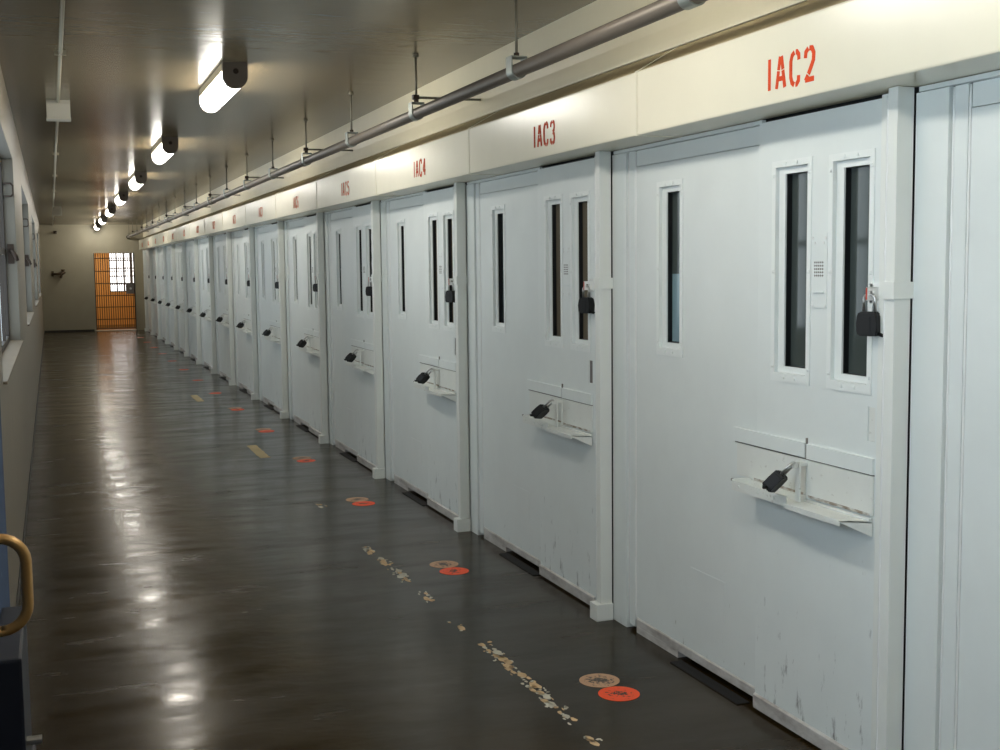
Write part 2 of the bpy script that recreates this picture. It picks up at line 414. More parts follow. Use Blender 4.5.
# ------------------------------------------------------------------ one bay of the cell front
def make_panel(y, pane, inner_patch=False, sh=0.0):
    o = (XN, y+1.3, 0)
    t = empty('cell_front_panel', o, 'x', 'wall panel', 'fixed panels beside the cell doors')
    hole_f = (y+1.372, y+1.588, 1.228, 1.930)
    h = window_set(t, o, XN, *hole_f, pane)
    if inner_patch:
        MB(o).box(XN+0.0360, XN+0.0368, h[0]+0.008, h[1]-0.041, h[2]+0.026, h[2]+0.30).build('interior_patch', 'inner_patch', t)  # added patch standing for the pale cell interior behind the opaque pane
    mb = MB(o)
    mb.plate(XN, XN+0.062, y+0.796+sh, y+1.776, 0.040, 2.006, [h])
    mb.build('panel_plate', 'panel', t)
    mb = MB(o); mb.box(XN+0.001, XN+0.05, y+0.796+sh, y+1.776, 2.0085, 2.073, 0.001); mb.build('head_plate', 'panel', t)
    mb = MB(o); mb.extrude([(XN+0.004, 2.074), (XN-0.010, 2.076), (XN-0.010, 2.0895), (XN+0.004, 2.0895)], y+0.796+sh, y+1.977); mb.build('head_angle', 'panel', t)
    mb = MB(o); mb.box(XN-0.002, XN+0.06, y+1.788, y+1.840, 0.02, 2.073, 0.001); mb.build('edge_strip', 'panel', t)
    for yy in (1.782, 1.846):
        b = MB(o)
        pts = [(XN+0.001, y+yy+0.0006*math.sin(i*1.7), 0.04+i*(2.07-0.04)/40) for i in range(41)]
        b.tube(pts, [0.0038+0.0006*math.sin(i*2.3) for i in range(41)], 8); b.build('weld_bead', 'bead', t)
    mb = MB(o); mb.box(XP+0.005, XP+0.06, y+1.852, y+1.9865, 0.0, 2.073, 0.002); mb.build('jamb_plate', 'panel', t)
    mb = MB(o)
    mb.extrude([(XN-0.004, 0.028), (XN-0.005, 0.060), (XN-0.002, 0.066), (XN-0.0005, 0.066), (XN-0.0005, 0.028)], y+0.80+sh, y+1.77)
    mb.build('kick_plate', 'kick', t)
    mb = MB(o); mb.box(XN-0.004, XN+0.06, y+1.40, y+1.77, 0.0, 0.027); mb.build('sill_bar', 'kick', t)
    mb = MB(o); mb.box(XN-0.0016, XN-0.0002, y+1.04, y+1.30, 0.235, 0.40, 0.0006); mb.build('patch_plate', 'panel', t)
    return t

def make_door(y, slot_mat, panes, sh=0.0):
    y += sh
    o = (XD, y+0.46, 0.008)
    t = empty('cell_door', o, 'x', 'door', 'sliding cell doors along the corridor')
    h1 = window_set(t, o, XD, y+0.476, y+0.704, 1.197, 1.938, panes[0])
    h2 = window_set(t, o, XD, y+0.158, y+0.384, 1.197, 1.934, panes[1])
    SL = (y+0.139, y+0.175, 1.056, 1.160)
    mb = MB(o)
    mb.plate(XD, XD+0.06, y+0.118-sh, y+0.790, 0.010, 2.076, [h1, h2, SL]); mb.build('leaf', 'door', t)
    # recessed bolt slot
    mb = MB(o); mb.box(XD+0.003, XD+0.009, SL[0]+0.0005, SL[1]-0.0005, SL[2]+0.0005, SL[3]-0.0005); mb.build('lock_slot', slot_mat, t)
    mb = MB(o); mb.extrude([(XD-0.008, 0.010), (XD-0.009, 0.056), (XD-0.003, 0.062), (XD-0.0004, 0.062), (XD-0.0004, 0.010)], y+0.150-sh*0.7, y+0.789)
    mb.build('kick_plate', 'kick', t)
    # speaker plate with its holes
    mb = MB(o); mb.box(XD-0.003, XD-0.0004, y+0.388, y+0.472, 1.452, 1.690, 0.0008)
    mb.box(XD-0.007, XD-0.0028, y+0.402, y+0.458, 1.500, 1.506, 0.001)
    sp = mb.build('speaker_plate', 'door', t)
    mb = MB(o)
    for i in range(5):
        for j in range(5):
            yy, zz = y+0.410+i*0.0105, 1.556+j*0.0105
            mb.tube([(XD-0.0031, yy, zz), (XD-0.0036, yy, zz)], 0.0034, 8, smooth=False)
    mb.build('speaker_holes', 'slotgrey', sp)
    for dy, dz in ((0.395, 1.675), (0.462, 1.675), (0.395, 1.460), (0.462, 1.460), (0.405, 1.66), (0.452, 1.66)):
        MB(o).tube([(XD-0.0029, y+dy, dz), (XD-0.0055, y+dy, dz)], 0.0045, 8, smooth=False).build('screw', 'bead', sp)
    # hasp tab for the padlock
    mb = MB(o)
    mb.box(XD-0.044, XD-0.0004, y+0.128, y+0.134, 1.484, 1.4965, 0.001); mb.box(XD-0.044, XD-0.0004, y+0.128, y+0.134, 1.511, 1.524, 0.001)
    mb.box(XD-0.044, XD-0.034, y+0.128, y+0.134, 1.496, 1.5115, 0.001); mb.box(XD-0.018, XD-0.0004, y+0.128, y+0.134, 1.496, 1.5115, 0.001)
    mb.box(XD-0.0035, XD-0.0004, y+0.119, y+0.172, 1.474, 1.534, 0.001)
    ha = mb.build('hasp', 'bead', t)
    MB(o).box(XD-0.046, XD-0.0443, y+0.1285, y+0.1335, 1.486, 1.522).build('red_edge', 'red_tab', ha)
    # food port
    fp = MB(o)
    fp.box(XD-0.009, XD-0.0003, y+0.490, y+0.935, 0.958, 1.008, 0.0015); fp.box(XD-0.009, XD-0.0003, y+0.137, y+0.480, 0.956, 1.006, 0.0015)
    port = fp.build('food_port_rail', 'door', t)
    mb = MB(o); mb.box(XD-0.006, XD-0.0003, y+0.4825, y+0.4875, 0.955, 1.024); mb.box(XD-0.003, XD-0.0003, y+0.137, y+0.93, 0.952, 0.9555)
    mb.build('rail_seam_shade', 'slotgrey', port)  # painted shade line under the rails, plus the dark seam and smear between
    mb = MB(o); mb.box(XD-0.004, XD-0.0003, y+0.49, y+0.915, 0.835, 0.951, 0.001); mb.box(XD-0.006, XD-0.0003, y+0.137, y+0.478, 0.832, 0.951, 0.001)
    pd = mb.build('food_port_cover', 'tray', t)
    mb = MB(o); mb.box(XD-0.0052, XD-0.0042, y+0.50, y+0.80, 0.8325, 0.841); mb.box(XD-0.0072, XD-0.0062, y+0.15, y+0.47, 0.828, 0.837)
    mb.build('cover_line', 'port_line', pd)  # mottled brown strips along the lower edges of the covers
    # left channel that the cover slides in
    mb = MB(o)
    mb.extrude([(XD-0.0003, 0.832), (XD-0.0003, 0.800), (XD-0.078, 0.800), (XD-0.078, 0.834), (XD-0.073, 0.834), (XD-0.073, 0.806), (XD-0.010, 0.806), (XD-0.010, 0.832)],
               y+0.490, y+0.822)
    mb.box(XD-0.078, XD-0.0003, y+0.8225, y+0.828, 0.800, 0.838, 0.001)
    for yy in (0.56, 0.66, 0.78):
        mb.tube([(XD-0.0781, y+yy, 0.818), (XD-0.082, y+yy, 0.818)], 0.005, 8, smooth=False)
    ch = mb.build('food_port_channel', 'tray', t)
    mb = MB(o); mb.box(XD-0.079, XD-0.070, y+0.8285, y+0.833, 0.831, 0.840, 0.002); mb.build('channel_stop', 'slotgrey', ch)
    # fold-down tray
    mb = MB(o)
    mb.box(XD-0.088, XD-0.006, y+0.190, y+0.486, 0.808, 0.814, 0.0015)
    mb.box(XD-0.088, XD-0.084, y+0.190, y+0.486, 0.796, 0.8085, 0.001)
    a = [(XD-0.086, y+0.19, 0.808), (XD-0.004, y+0.139, 0.808), (XD-0.004, y+0.139, 0.765)]
    tri = bmesh.new()
    for off in (0.0, 0.004):
        pass
    tri.free()
    mb.face(a); mb.face([(p[0], p[1]+0.004, p[2]) for p in a])
    for i in range(3):
        p, q = a[i], a[(i+1) % 3]; mb.face([p, q, (q[0], q[1]+0.004, q[2]), (p[0], p[1]+0.004, p[2])])
    mb.face([(XD-0.088, y+0.19, 0.8135), (XD-0.006, y+0.139, 0.8135), (XD-0.006, y+0.19, 0.8135)])
    tray = mb.build('food_tray', 'tray', t)
    mb = MB(o)
    mb.tube([(XD-0.010, y+0.142, 0.818), (XD-0.010, y+0.478, 0.818)], 0.006, 8); mb.build('tray_hinge', 'tray', tray)
    # upright staple that carries the port padlock
    mb = MB(o); mb.box(XD-0.040, XD-0.034, y+0.470, y+0.495, 0.815, 0.950, 0.0015); mb.box(XD-0.040, XD-0.004, y+0.474, y+0.490, 0.934, 0.945, 0.001)
    mb.box(XD-0.060, XD-0.036, y+0.478, y+0.484, 0.928, 0.950, 0.001)
    mb.build('port_staple', 'tray', t)
    return t

def make_post(y):
    o = (2.29, y+0.04, 0)
    t = empty('door_post', o, 'x', 'post', 'steel posts between the cells')
    mb = MB(o); mb.box(XPF, XP, y, y+0.042, 0.0775, ZS-0.0005, 0.003); mb.build('post_body', 'post', t)
    mb = MB(o); mb.box(2.293, XP+0.02, y+0.0425, y+0.112, 0.0, 2.083, 0.0025); mb.build('door_stop', 'post', t)
    b = MB(o); b.tube([(XPF+0.002, y+0.043+0.0012*math.sin(i*1.9), 0.09+i*0.0495) for i in range(41)], [0.0042+0.0012*math.sin(i*2.9) for i in range(41)], 8)
    b.build('weld_bead', 'bead', t)
    mb = MB(o); mb.box(XPF-0.026, XP, y-0.013, y+0.062, 0.0, 0.0765, 0.003); mb.build('base_block', 'post', t)
    mb = MB(o); mb.box(XPF-0.004, XP+0.016, y-0.006, y-0.0005, 1.492, 1.540, 0.001); mb.box(XPF-0.007, XPF-0.0005, y-0.006, y+0.046, 1.490, 1.542, 0.001)
    mb.build('strap', 'post', t)
    mb = MB(o); mb.box(2.2895, 2.2926, y+0.060, y+0.074, 1.482, 1.552); mb.build('bolt_slot', 'rust', t)
    return t

# --- stencil lettering
GL = {
 'I': [[(.5, 0), (.5, 1)]],
 'A': [[(.08, 0), (.28, .55)], [(.28, .58), (.44, 1.0)], [(.56, 1.0), (.72, .58)], [(.72, .55), (.92, 0)], [(.30, .30), (.70, .30)]],
 'C': [[(.88, .74), (.86, .90), (.68, 1.0), (.58, 1.0)], [(.44, 1.0), (.22, .92), (.10, .74), (.10, .26), (.22, .08), (.44, 0)], [(.58, 0), (.68, 0), (.86, .10), (.88, .26)]],
 '0': [[(.45, 1), (.2, .93), (.1, .72), (.1, .28), (.2, .07), (.45, 0)], [(.55, 1), (.8, .93), (.9, .72), (.9, .28), (.8, .07), (.55, 0)]],
 '1': [[(.3, .82), (.52, 1), (.52, 0)]],
 '2': [[(.10, .72), (.14, .90), (.36, 1.0)], [(.48, 1.0), (.72, .98), (.88, .82), (.86, .62), (.62, .40), (.40, .22)], [(.36, .18), (.14, .03)], [(.12, .05), (.92, .05)]],
 '3': [[(.10, .76), (.16, .92), (.40, 1.0)], [(.52, 1.0), (.78, .95), (.88, .78), (.80, .60), (.56, .52)], [(.56, .50), (.82, .42), (.90, .24), (.80, .06), (.52, 0)], [(.40, 0), (.16, .08), (.10, .24)]],
 '4': [[(.66, 1.0), (.10, .34)], [(.10, .28), (.56, .28)], [(.64, .28), (.95, .28)], [(.68, 1), (.68, 0)]],
 '5': [[(.88, .97), (.18, .97), (.14, .56)], [(.16, .56), (.50, .62)], [(.58, .62), (.84, .50), (.90, .28), (.80, .08), (.54, 0)], [(.42, 0), (.18, .06), (.10, .22)]],
 '6': [[(.86, .84), (.72, .98), (.55, 1.0)], [(.44, 1.0), (.2, .86), (.1, .55), (.1, .28), (.22, .06), (.45, 0)], [(.55, 0), (.80, .08), (.9, .3), (.8, .5), (.55, .57), (.3, .5)]],
 '7': [[(.08, .96), (.92, .96)], [(.90, .92), (.62, .5), (.48, 0)]],
 '8': [[(.45, 1), (.2, .92), (.14, .76), (.24, .58), (.45, .52)], [(.55, 1), (.8, .92), (.86, .76), (.76, .58), (.55, .52)], [(.45, .5), (.18, .4), (.1, .24), (.2, .07), (.45, 0)], [(.55, .5), (.82, .4), (.9, .24), (.8, .07), (.55, 0)]],
 '9': [[(.14, .16), (.28, .02), (.45, 0)], [(.56, 0), (.8, .14), (.9, .45), (.9, .72), (.78, .94), (.55, 1)], [(.45, 1), (.2, .92), (.1, .7), (.2, .5), (.45, .43), (.7, .5)]],
}
RIB = [0]
def ribbon(mb, pts, w, X, y_left, z0, sx, sz):
    P = [Vector((y_left - p[0]*sx, z0 + p[1]*sz)) for p in pts]
    a, b = [], []
    for i, p in enumerate(P):
        d1 = (P[i]-P[i-1]).normalized() if i else (P[1]-P[0]).normalized()
        d2 = (P[i+1]-P[i]).normalized() if i < len(P)-1 else d1
        t = (d1+d2).normalized(); n = Vector((-t.y, t.x)); k = w/2/max(0.5, n.dot(Vector((-d2.y, d2.x))))
        a.append(p+n*k); b.append(p-n*k)
    for i in range(len(P)-1):
        q = [a[i], a[i+1], b[i+1], b[i]]
        RIB[0] = (RIB[0]+1) % 40; lift = RIB[0]*0.00004
        front = [(X-0.0009-lift, v.x, v.y) for v in q]; back = [(X-0.0002, v.x, v.y) for v in q]
        mb.face(front); mb.face(back[::-1])
        for m in range(4):
            mb.face([front[m], front[(m+1) % 4], back[(m+1) % 4], back[m]])
def make_header(k):
    y = Y0+k*L; ya, yb = y-0.603, y+1.385
    o = (XH, (ya+yb)/2, ZS)
    t = empty('door_header', o, 'x', 'door header', 'cream header covers over the cell doors')
    g = 0.0015
    c = 0.003
    prof = [(2.332, ZS), (XH+0.006, ZS), (XH+0.0015, ZS+0.0015), (XH, ZS+0.006), (XH, 2.325), (XH+0.002, 2.331), (XH+0.008, 2.334), (2.312, 2.434),
            (2.312, 2.430), (XH+0.010, 2.329), (XH+0.004, 2.322), (XH+0.004, ZS+0.004), (2.332, ZS+0.004)]
    mis = [0]*len(prof); mis[6] = 1  # sloped top face gets the browner tone
    mb = MB(o); mb.extrude(prof, ya+g, yb-0.010, mis=mis); mb.build('cover', ['header', 'slope'], t)
    # joint lip that overlaps the next cover
    pr2 = [(2.332, ZS-0.004), (XH-0.003, ZS-0.004), (XH-0.004, ZS-0.003), (XH-0.004, 2.333), (2.312, 2.4385), (2.312, 2.434), (XH+0.004, 2.330), (XH+0.004, ZS+0.0005), (2.332, ZS+0.0005)]
    mb = MB(o); mb.extrude([(x, z) for x, z in [(2.332, ZS-0.003), (XH-0.002, ZS-0.003), (XH-0.003, ZS-0.002), (XH-0.003, 2.333), (XH+0.004, 2.337), (2.312, 2.4365),
                            (2.312, 2.4345), (XH+0.006, 2.334), (XH-0.0003, 2.331), (XH-0.0003, ZS-0.0003), (2.332, ZS-0.0003)]], yb-0.016, yb-0.004)
    mb.build('joint_lip', 'header', t)
    if k >= 0:
        s = sign[k]; yl = y+(0.470 if k == 0 else 0.446); gw = 0.054; zz = 2.1345 + (0.008 if k == 1 else 0.012 if k > 1 else 0); h = 0.096
        mb = MB(o); cur = yl
        for ch in s:
            wdt = gw*0.5 if ch in 'I1' else gw
            for st in GL[ch]: ribbon(mb, st, 0.0150, XH, cur, zz, wdt, h)
            cur -= wdt + 0.022
        mb.build('stenciled_sign', 'letter_bright' if k == 0 else 'letter_dark' if k < 3 else 'letter_pale', t)
    return t

# --- padlocks
def make_padlock():
    """hangs from the origin (top of the shackle) along -z; broad side in the y-z plane"""
    t = empty('padlock', (0, 0, 0), 'x', 'padlock', 'padlocks hanging on the cell doors')
    s = MB(); pts = [(0, -0.017, -0.058)]
    for i in range(9):
        a = math.pi*(1-i/8); pts.append((0, 0.017*math.cos(a), -0.020+0.017*math.sin(a)))
    pts.append((0, 0.017, -0.058)); s.tube(pts, 0.0048, 10)
    s.build('shackle', 'steel', t)
    b = bmesh.new()
    prof = [(-.024, -.052), (.024, -.052), (.031, -.060), (.032, -.085), (.033, -.112), (.027, -.120), (-.027, -.120), (-.033, -.112), (-.032, -.085), (-.031, -.060)]
    va = [b.verts.new((-.018, y, z)) for y, z in prof]; vb = [b.verts.new((.018, y, z)) for y, z in prof]
    b.faces.new(va); b.faces.new(vb[::-1])
    for i in range(len(prof)): b.faces.new([va[i], vb[i], vb[(i+1) % len(prof)], va[(i+1) % len(prof)]])
    bmesh.ops.bevel(b, geom=list(b.edges), offset=0.004, segments=2, affect='EDGES')
    mb = MB(); mb.merge(b); mb.box(-.0195, -.0175, -.012, .012, -.112, -.066, .0006)
    mb.build('rubber_cover', 'boot', t)
    mb = MB(); mb.tube([(0, -.030, -.114), (-.002, -.042, -.118), (-.004, -.050, -.114)], [.006, .005, .003], 8); mb.build('cover_tab', 'boot', t)
    return t
PL = make_padlock()

panels, doors, posts = {}, {}, {}
P0 = make_panel(Y0, 'pane_grey', True); P1 = make_panel(Y0+L, 'pane_grey', sh=0.045)
D0 = make_door(Y0, 'tray', ('pane_grey', 'pane_grey')); D1 = make_door(Y0+L, 'slotgrey', ('pane_tan', 'pane_tan'), 0.045)
S0 = make_post(Y0)
for k in K:
    wp = where(k, 'white fixed panel with one slit window')
    wd = where(k, 'white sliding door with two slit windows')
    if k == 0: P0['label'] = wp; D0['label'] = wd
    elif k == 1: P1['label'] = wp; D1['label'] = wd
    else:
        dk = (k-1)*L
        copy_thing(P1, dk, wp); copy_thing(D1, dk, wd)
    make_header(k)['label'] = (where(k, 'cream header cover') if k < 0 else 'cream header cover with red stenciled %s' % sign[k] if k <= 5
                               else 'cream header cover over the %s cell door counting from IAC2 as first' % ordw[k])
    # locks
    sh = 0.0 if k == 0 else 0.045
    for which in ('door', 'port'):
        if k == -1 and which == 'x': continue
        c = PL if (k == -1 and which == 'door') else copy_tree(PL)
        if which == 'door':
            c.location = (XD-0.0335, Y0+k*L+0.131+sh, 1.506); c.rotation_euler = (0, 0, math.radians(24)); c.scale = (1.06,)*3
            c['label'] = where(k, 'black covered padlock hanging on the door edge'); c['group'] = 'padlocks on the door hasps'
        else:
            c.location = (XD-0.056, Y0+k*L+0.474+sh, 0.950)
            d = Vector((-0.50, 0.42+0.06*((k*7) % 4-1), -0.66)).normalized(); vw = Vector((0.55, 0.81, -0.17))
            by = (vw-d*vw.dot(d)).normalized(); by = Matrix.Rotation(math.radians(12), 3, d) @ by; bz = -d; bx = by.cross(bz)
            c.rotation_euler = Matrix((bx, by, bz)).transposed().to_euler(); c.scale = (1.06,)*3
            c['label'] = where(k, 'black covered padlock on the food port'); c['group'] = 'padlocks on the food ports'
for k in range(-1, 16):
    lb = ('white post right of the IAC%d door, with strap and base block' % (k+2) if 0 <= k <= 5 else
          'white post at the right edge, nearer than the IAC2 door' if k < 0 else
          'white post, %s along the wall counting the post at IAC2 as first' % ordw[k])
    if k == 0: S0['label'] = lb
    else: copy_thing(S0, k*L, lb)

# thin matte black strip laid on the floor along the fixed panel
FT = None
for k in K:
    lb = where(k, 'flat black floor strip')
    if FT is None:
        FT = MB((2.28, Y0+k*L+1.1, 0)).box(2.274, 2.326, Y0+k*L+0.85, Y0+k*L+1.36, 0.0, 0.004, 0.001).build('floor_strip', 'black')
        tag(FT, lb, 'floor guide', 'black strips on the floor along the cells')
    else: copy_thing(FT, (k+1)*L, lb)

# ------------------------------------------------------------------ floor discs and tape
def disc(name, m, x, y, r, lb):
    n = 40; mb = MB((x, y, 0))
    top = [(x+r*math.cos(2*math.pi*i/n), y+r*math.sin(2*math.pi*i/n), 0.0012) for i in range(n)]
    bot = [(p[0], p[1], 0.0001) for p in top]
    mb.face(top); mb.face(bot[::-1])
    for i in range(n): mb.face([top[i], top[(i+1) % n], bot[(i+1) % n], bot[i]])
    o = mb.build(name, m); return o
DO = DP = None
for k in range(0, 14):
    y = 3.975+1.974*k
    num = ordw[k]
    lo = 'bright orange floor disc nearest the camera' if k == 0 else 'orange floor disc, %s counting away from the camera' % num
    lp = 'worn peach floor disc nearest the camera' if k == 0 else 'worn peach floor disc, %s counting away from the camera' % num
    if DO is None:
        DO = tag(disc('floor_disc', 'disc_orange', 1.927, y, 0.078, ''), lo, 'floor marker', 'orange discs on the floor')
        DP = tag(disc('floor_disc', 'disc_peach', 1.921, y+0.1595, 0.078, ''), lp, 'floor marker', 'peach discs on the floor')
    else:
        copy_thing(DO, 1.974*k, lo).rotation_euler = (0, 0, 1.7*k)
        if k < 6: copy_thing(DP, 1.974*k, lp).rotation_euler = (0, 0, 2.3*k)

def flakes(y0, y1, xc, w, dens, lb, solid=False):
    mb = MB((xc, (y0+y1)/2, 0))
    def blob(x, y, rx, ry, mi):
        n = 9; ph = random.random()*6
        pts = [(x+rx*math.cos(2*math.pi*i/n+ph)*random.uniform(.55, 1.1), y+ry*math.sin(2*math.pi*i/n+ph)*random.uniform(.55, 1.1)) for i in range(n)]
        top = [(p[0], p[1], 0.0010) for p in pts]; bot = [(p[0], p[1], 0.0001) for p in pts]
        mb.face(top, mi)
        for i in range(n): mb.face([top[i], top[(i+1) % n], bot[(i+1) % n], bot[i]], mi)
    if solid:
        n = 16; l = [(xc-w/2+random.uniform(-.006, .006), y0+(y1-y0)*i/n) for i in range(n+1)]; r = [(xc+w/2+random.uniform(-.006, .006), y0+(y1-y0)*i/n) for i in range(n+1)]
        for i in range(n):
            q = [l[i], l[i+1], r[i+1], r[i]]; mb.face([(a, b, 0.0010) for a, b in q])
        ring = l+r[::-1]
        for i in range(len(ring)):
            a, b = ring[i], ring[(i+1) % len(ring)]
            mb.face([(a[0], a[1], .001), (b[0], b[1], .001), (b[0], b[1], .0001), (a[0], a[1], .0001)])
        mats = ['tape_yellow', 'tape_pale']
    else:
        y = y0
        while y < y1:
            c = (y-y0)/(y1-y0)
            if random.random() < dens:
                s = random.uniform(.4, 1)
                blob(xc+random.uniform(-w, w)*0.35, y, w*0.42*s, 0.050*s, 0 if random.random() < .6 else 1)
            for _ in range(3):
                if random.random() < dens:
                    blob(xc+random.uniform(-w, w)*0.55, y+random.uniform(-.04, .04), random.uniform(.003, .012), random.uniform(.004, .020), 1 if random.random() < .6 else 0)
            y += 0.042
        mats = ['tape', 'tape_pale']
    o = mb.build('floor_tape', mats); return tag(o, lb, 'floor tape', 'worn tape dashes on the floor')
flakes(3.80, 4.76, 1.660, 0.062, 0.86, 'flaking tan tape dash left of the nearest floor discs')
flakes(3.58, 3.64, 1.650, 0.055, 0.9, 'small scrap of flaking tape at the bottom edge of the photo')
flakes(4.98, 5.08, 1.640, 0.040, 0.5, 'small pale scrap of tape between the two nearest flaking dashes')
flakes(5.46, 5.66, 1.648, 0.050, 0.8, 'scrap of tan tape left of the second pair of discs, nearest of four')
flakes(5.86, 6.12, 1.640, 0.058, 0.8, 'scrap of tan tape left of the second pair of discs, second nearest of four')
flakes(6.24, 6.38, 1.640, 0.058, 0.8, 'scrap of tan tape left of the second pair of discs, third nearest of four')
flakes(6.52, 6.72, 1.626, 0.050, 0.8, 'scrap of tan tape left of the second pair of discs, farthest of four')
flakes(7.92, 8.06, 1.650, 0.05, 0.5, 'small tan scrap of tape left of the third pair of discs')
flakes(10.20, 10.98, 1.640, 0.088, 1, 'whole yellowed tape dash left of the fourth pair of discs', True)
flakes(14.9, 15.7, 1.640, 0.085, 1, 'far yellowed tape dash, whole, second from the camera', True)

# ------------------------------------------------------------------ ceiling lamps
def make_lamp(y):
    X = 1.035; w = 0.070; o = (X, y+0.6, ZC)
    t = empty('ceiling_light', o, 'x', 'ceiling light', 'tube lights along the ceiling')
    def U(r, zt, n=18, zc=None):
        zc = ZC-0.078
        return [(X+r, zt)] + [(X+r*math.cos(a), zc-r*math.sin(a)) for a in [math.pi*i/n for i in range(n+1)]] + [(X-r, zt)]
    mb = MB(o); mb.box(X-w, X+w, y+0.045, y+1.155, ZC-0.046, ZC-0.0005, 0.003); mb.build('housing', 'housing', t)
    mb = MB(o); mb.extrude(U(w-0.003, ZC-0.047), y+0.045, y+1.155, smooth=False); mb.build('lens', 'lens', t)
    for a, b in ((y, y+0.044), (y+1.156, y+1.2)):
        mb = MB(o); mb.extrude(U(w, ZC-0.0005), a, b)
        e = mb.build('end_cap', 'cap', t)
        yy = a-0.0005 if a == y else b+0.0005
        s = -1 if a == y else 1
        MB(o).tube([(X+0.002, yy-s*0.001, ZC-0.052), (X+0.002, yy+s*0.004, ZC-0.052)], 0.016, 16, smooth=False).build('knockout_plug', 'latch', e)
    return t
LY = [7.1, 11.25, 15.35, 19.3, 23.7, 27.9, 32.0]
LDX = [0, .012, .035, .05, .08, .11, .14]
L0 = make_lamp(LY[0]); L0['label'] = 'glowing tube light on the ceiling, nearest one in view'
for i, y in enumerate(LY[1:]):
    copy_thing(L0, y-LY[0], 'glowing tube light on the ceiling, %s counting away from the camera' % ordw[i+1]).location.x += LDX[i+1]
copy_thing(L0, 3.2-LY[0], 'tube light on the ceiling above the IAC2 door')
copy_thing(L0, 0.9-LY[0], 'unseen tube light added close above the camera to brighten near doors')  # this lamp and the next are unseen, added to brighten the near bays
copy_thing(L0, -1.4-LY[0], 'unseen tube light added behind the camera to brighten near doors')

# ------------------------------------------------------------------ sprinkler pipe on hangers
PX, PZ, PR = 1.95, 2.446, 0.031
t = empty('overhead_pipe', (PX, 15, PZ), 'long grey steel pipe hung below the ceiling along the cells', 'pipe')
MB((PX, 15, PZ)).tube([(PX, YB+0.01, PZ), (PX, 10, PZ), (PX, 20, PZ), (PX, YE-0.05, PZ)], PR, 20).build('pipe_run', 'pipe', t)
MB((PX, 15, PZ)).tube([(PX, YE-0.06, PZ), (PX, YE-0.001, PZ)], 0.05, 20).build('wall_flange', 'latch', t)
for i, yy in enumerate((3.26, 9.75, 15.6, 21.6, 27.6)):
    MB((PX, 15, PZ)).tube([(PX, yy-0.05, PZ), (PX, yy+0.05, PZ)], PR+0.006, 20).build('coupling', 'pipe', t)
def make_hanger(y, arm):
    o = (PX, y, PZ); t = empty('pipe_hanger', o, 'x', 'pipe hanger', 'hangers carrying the overhead pipe')
    MB(o).tube([(PX, y, PZ+0.075), (PX, y, ZC-0.0005)], 0.0065, 8).build('rod', 'rod', t)
    MB(o).tube([(PX, y, ZC-0.012), (PX, y, ZC-0.0006)], 0.018, 12, smooth=False).build('ceiling_flange', 'rod', t)
    mb = MB(o)
    R0, R1 = PR+0.0006, PR+0.006; n = 20
    pr = [(PX+R1*math.cos(a), PZ+R1*math.sin(a)) for a in [math.pi*(1+i/n) for i in range(n+1)]]
    pi_ = [(PX+R0*math.cos(a), PZ+R0*math.sin(a)) for a in [math.pi*(1+i/n) for i in range(n+1)]]
    prof = pr+[(PX+R1, PZ+0.055), (PX-R1, PZ+0.055), (PX-R1, PZ+0.0005)][:1]+[(PX+R0, PZ+0.055)]+pi_[::-1]+[(PX-R0, PZ+0.055), (PX-R1, PZ+0.055)]
    mb.extrude(prof, y-0.034, y+0.034)
    mb.box(PX-R1, PX+R1, y-0.034, y+0.034, PZ+0.0552, PZ+0.061, 0.001)
    mb.build('clamp', 'galv', t)
    mb = MB(o); mb.tube([(PX, y, PZ+0.0612), (PX, y, PZ+0.078)], 0.013, 6, smooth=False); mb.build('nut', 'latch', t)
    if arm:
        MB(o).tube([(PX-0.02, y, PZ+0.090), (PX+0.1, y, PZ+0.090), (2.3295, y, PZ+0.090)], 0.007, 8).build('brace_arm', 'rod', t)
        MB(o).box(PX-0.022, PX+0.014, y-0.014, y+0.014, PZ+0.079, PZ+0.104, 0.002).build('brace_clip', 'latch', t)
    return t
HA, HB = make_hanger(3.48, True), make_hanger(5.03, False)
for i in range(-3, 20):
    y = 3.48+1.55*i
    if y > YE-0.3 or y < YB+0.2: continue
    arm = i % 2 == 0
    lb = ('pipe hanger with rod%s, ' % (' and wall brace' if arm else '')) + \
         ('%s counting away from the camera' % ordw[i] if i >= 0 else '%s before the first one in view' % ordw[-i-1])
    if i == 0: HA['label'] = lb
    elif i == 1: HB['label'] = lb
    else: copy_thing(HA if arm else HB, y-(3.48 if arm else 5.03), lb)

# ------------------------------------------------------------------ conduit and boxes on the ceiling
CX = 0.098
t = empty('ceiling_conduit', (CX, 15, ZC), 'thin beige conduit running along the ceiling near the left wall', 'conduit')
MB((CX, 15, ZC)).tube([(CX, YB+0.01, ZC-0.012), (CX, 15, ZC-0.012), (CX, YE-0.01, ZC-0.012)], 0.0105, 12).build('tube', 'conduit', t)
for y in (4.5, 7.0, 13, 16, 19, 28):
    MB((CX, 15, ZC)).box(CX-0.03, CX+0.03, y-0.012, y+0.012, ZC-0.0235, ZC-0.0006, 0.002).build('strap', 'conduit', t)
def jbox(x, y, w, h, d, lb):
    o = (x, y, ZC); t = empty('junction_box', o, lb, 'junction box', 'junction boxes on the ceiling conduit')
    MB(o).box(x-w/2, x+w/2, y, y+d, ZC-h, ZC-0.026, 0.004).build('box_body', 'jbox', t)
    MB(o).box(x-w/2-0.003, x+w/2+0.003, y-0.003, y+d+0.003, ZC-h-0.010, ZC-h-0.0005, 0.002).build('cover', 'jbox', t)
    MB(o).box(x-w/2, x+w/2, y, y+d, ZC-0.0255, ZC-0.0005, 0.001).build('mounting_collar', 'jbox', t)
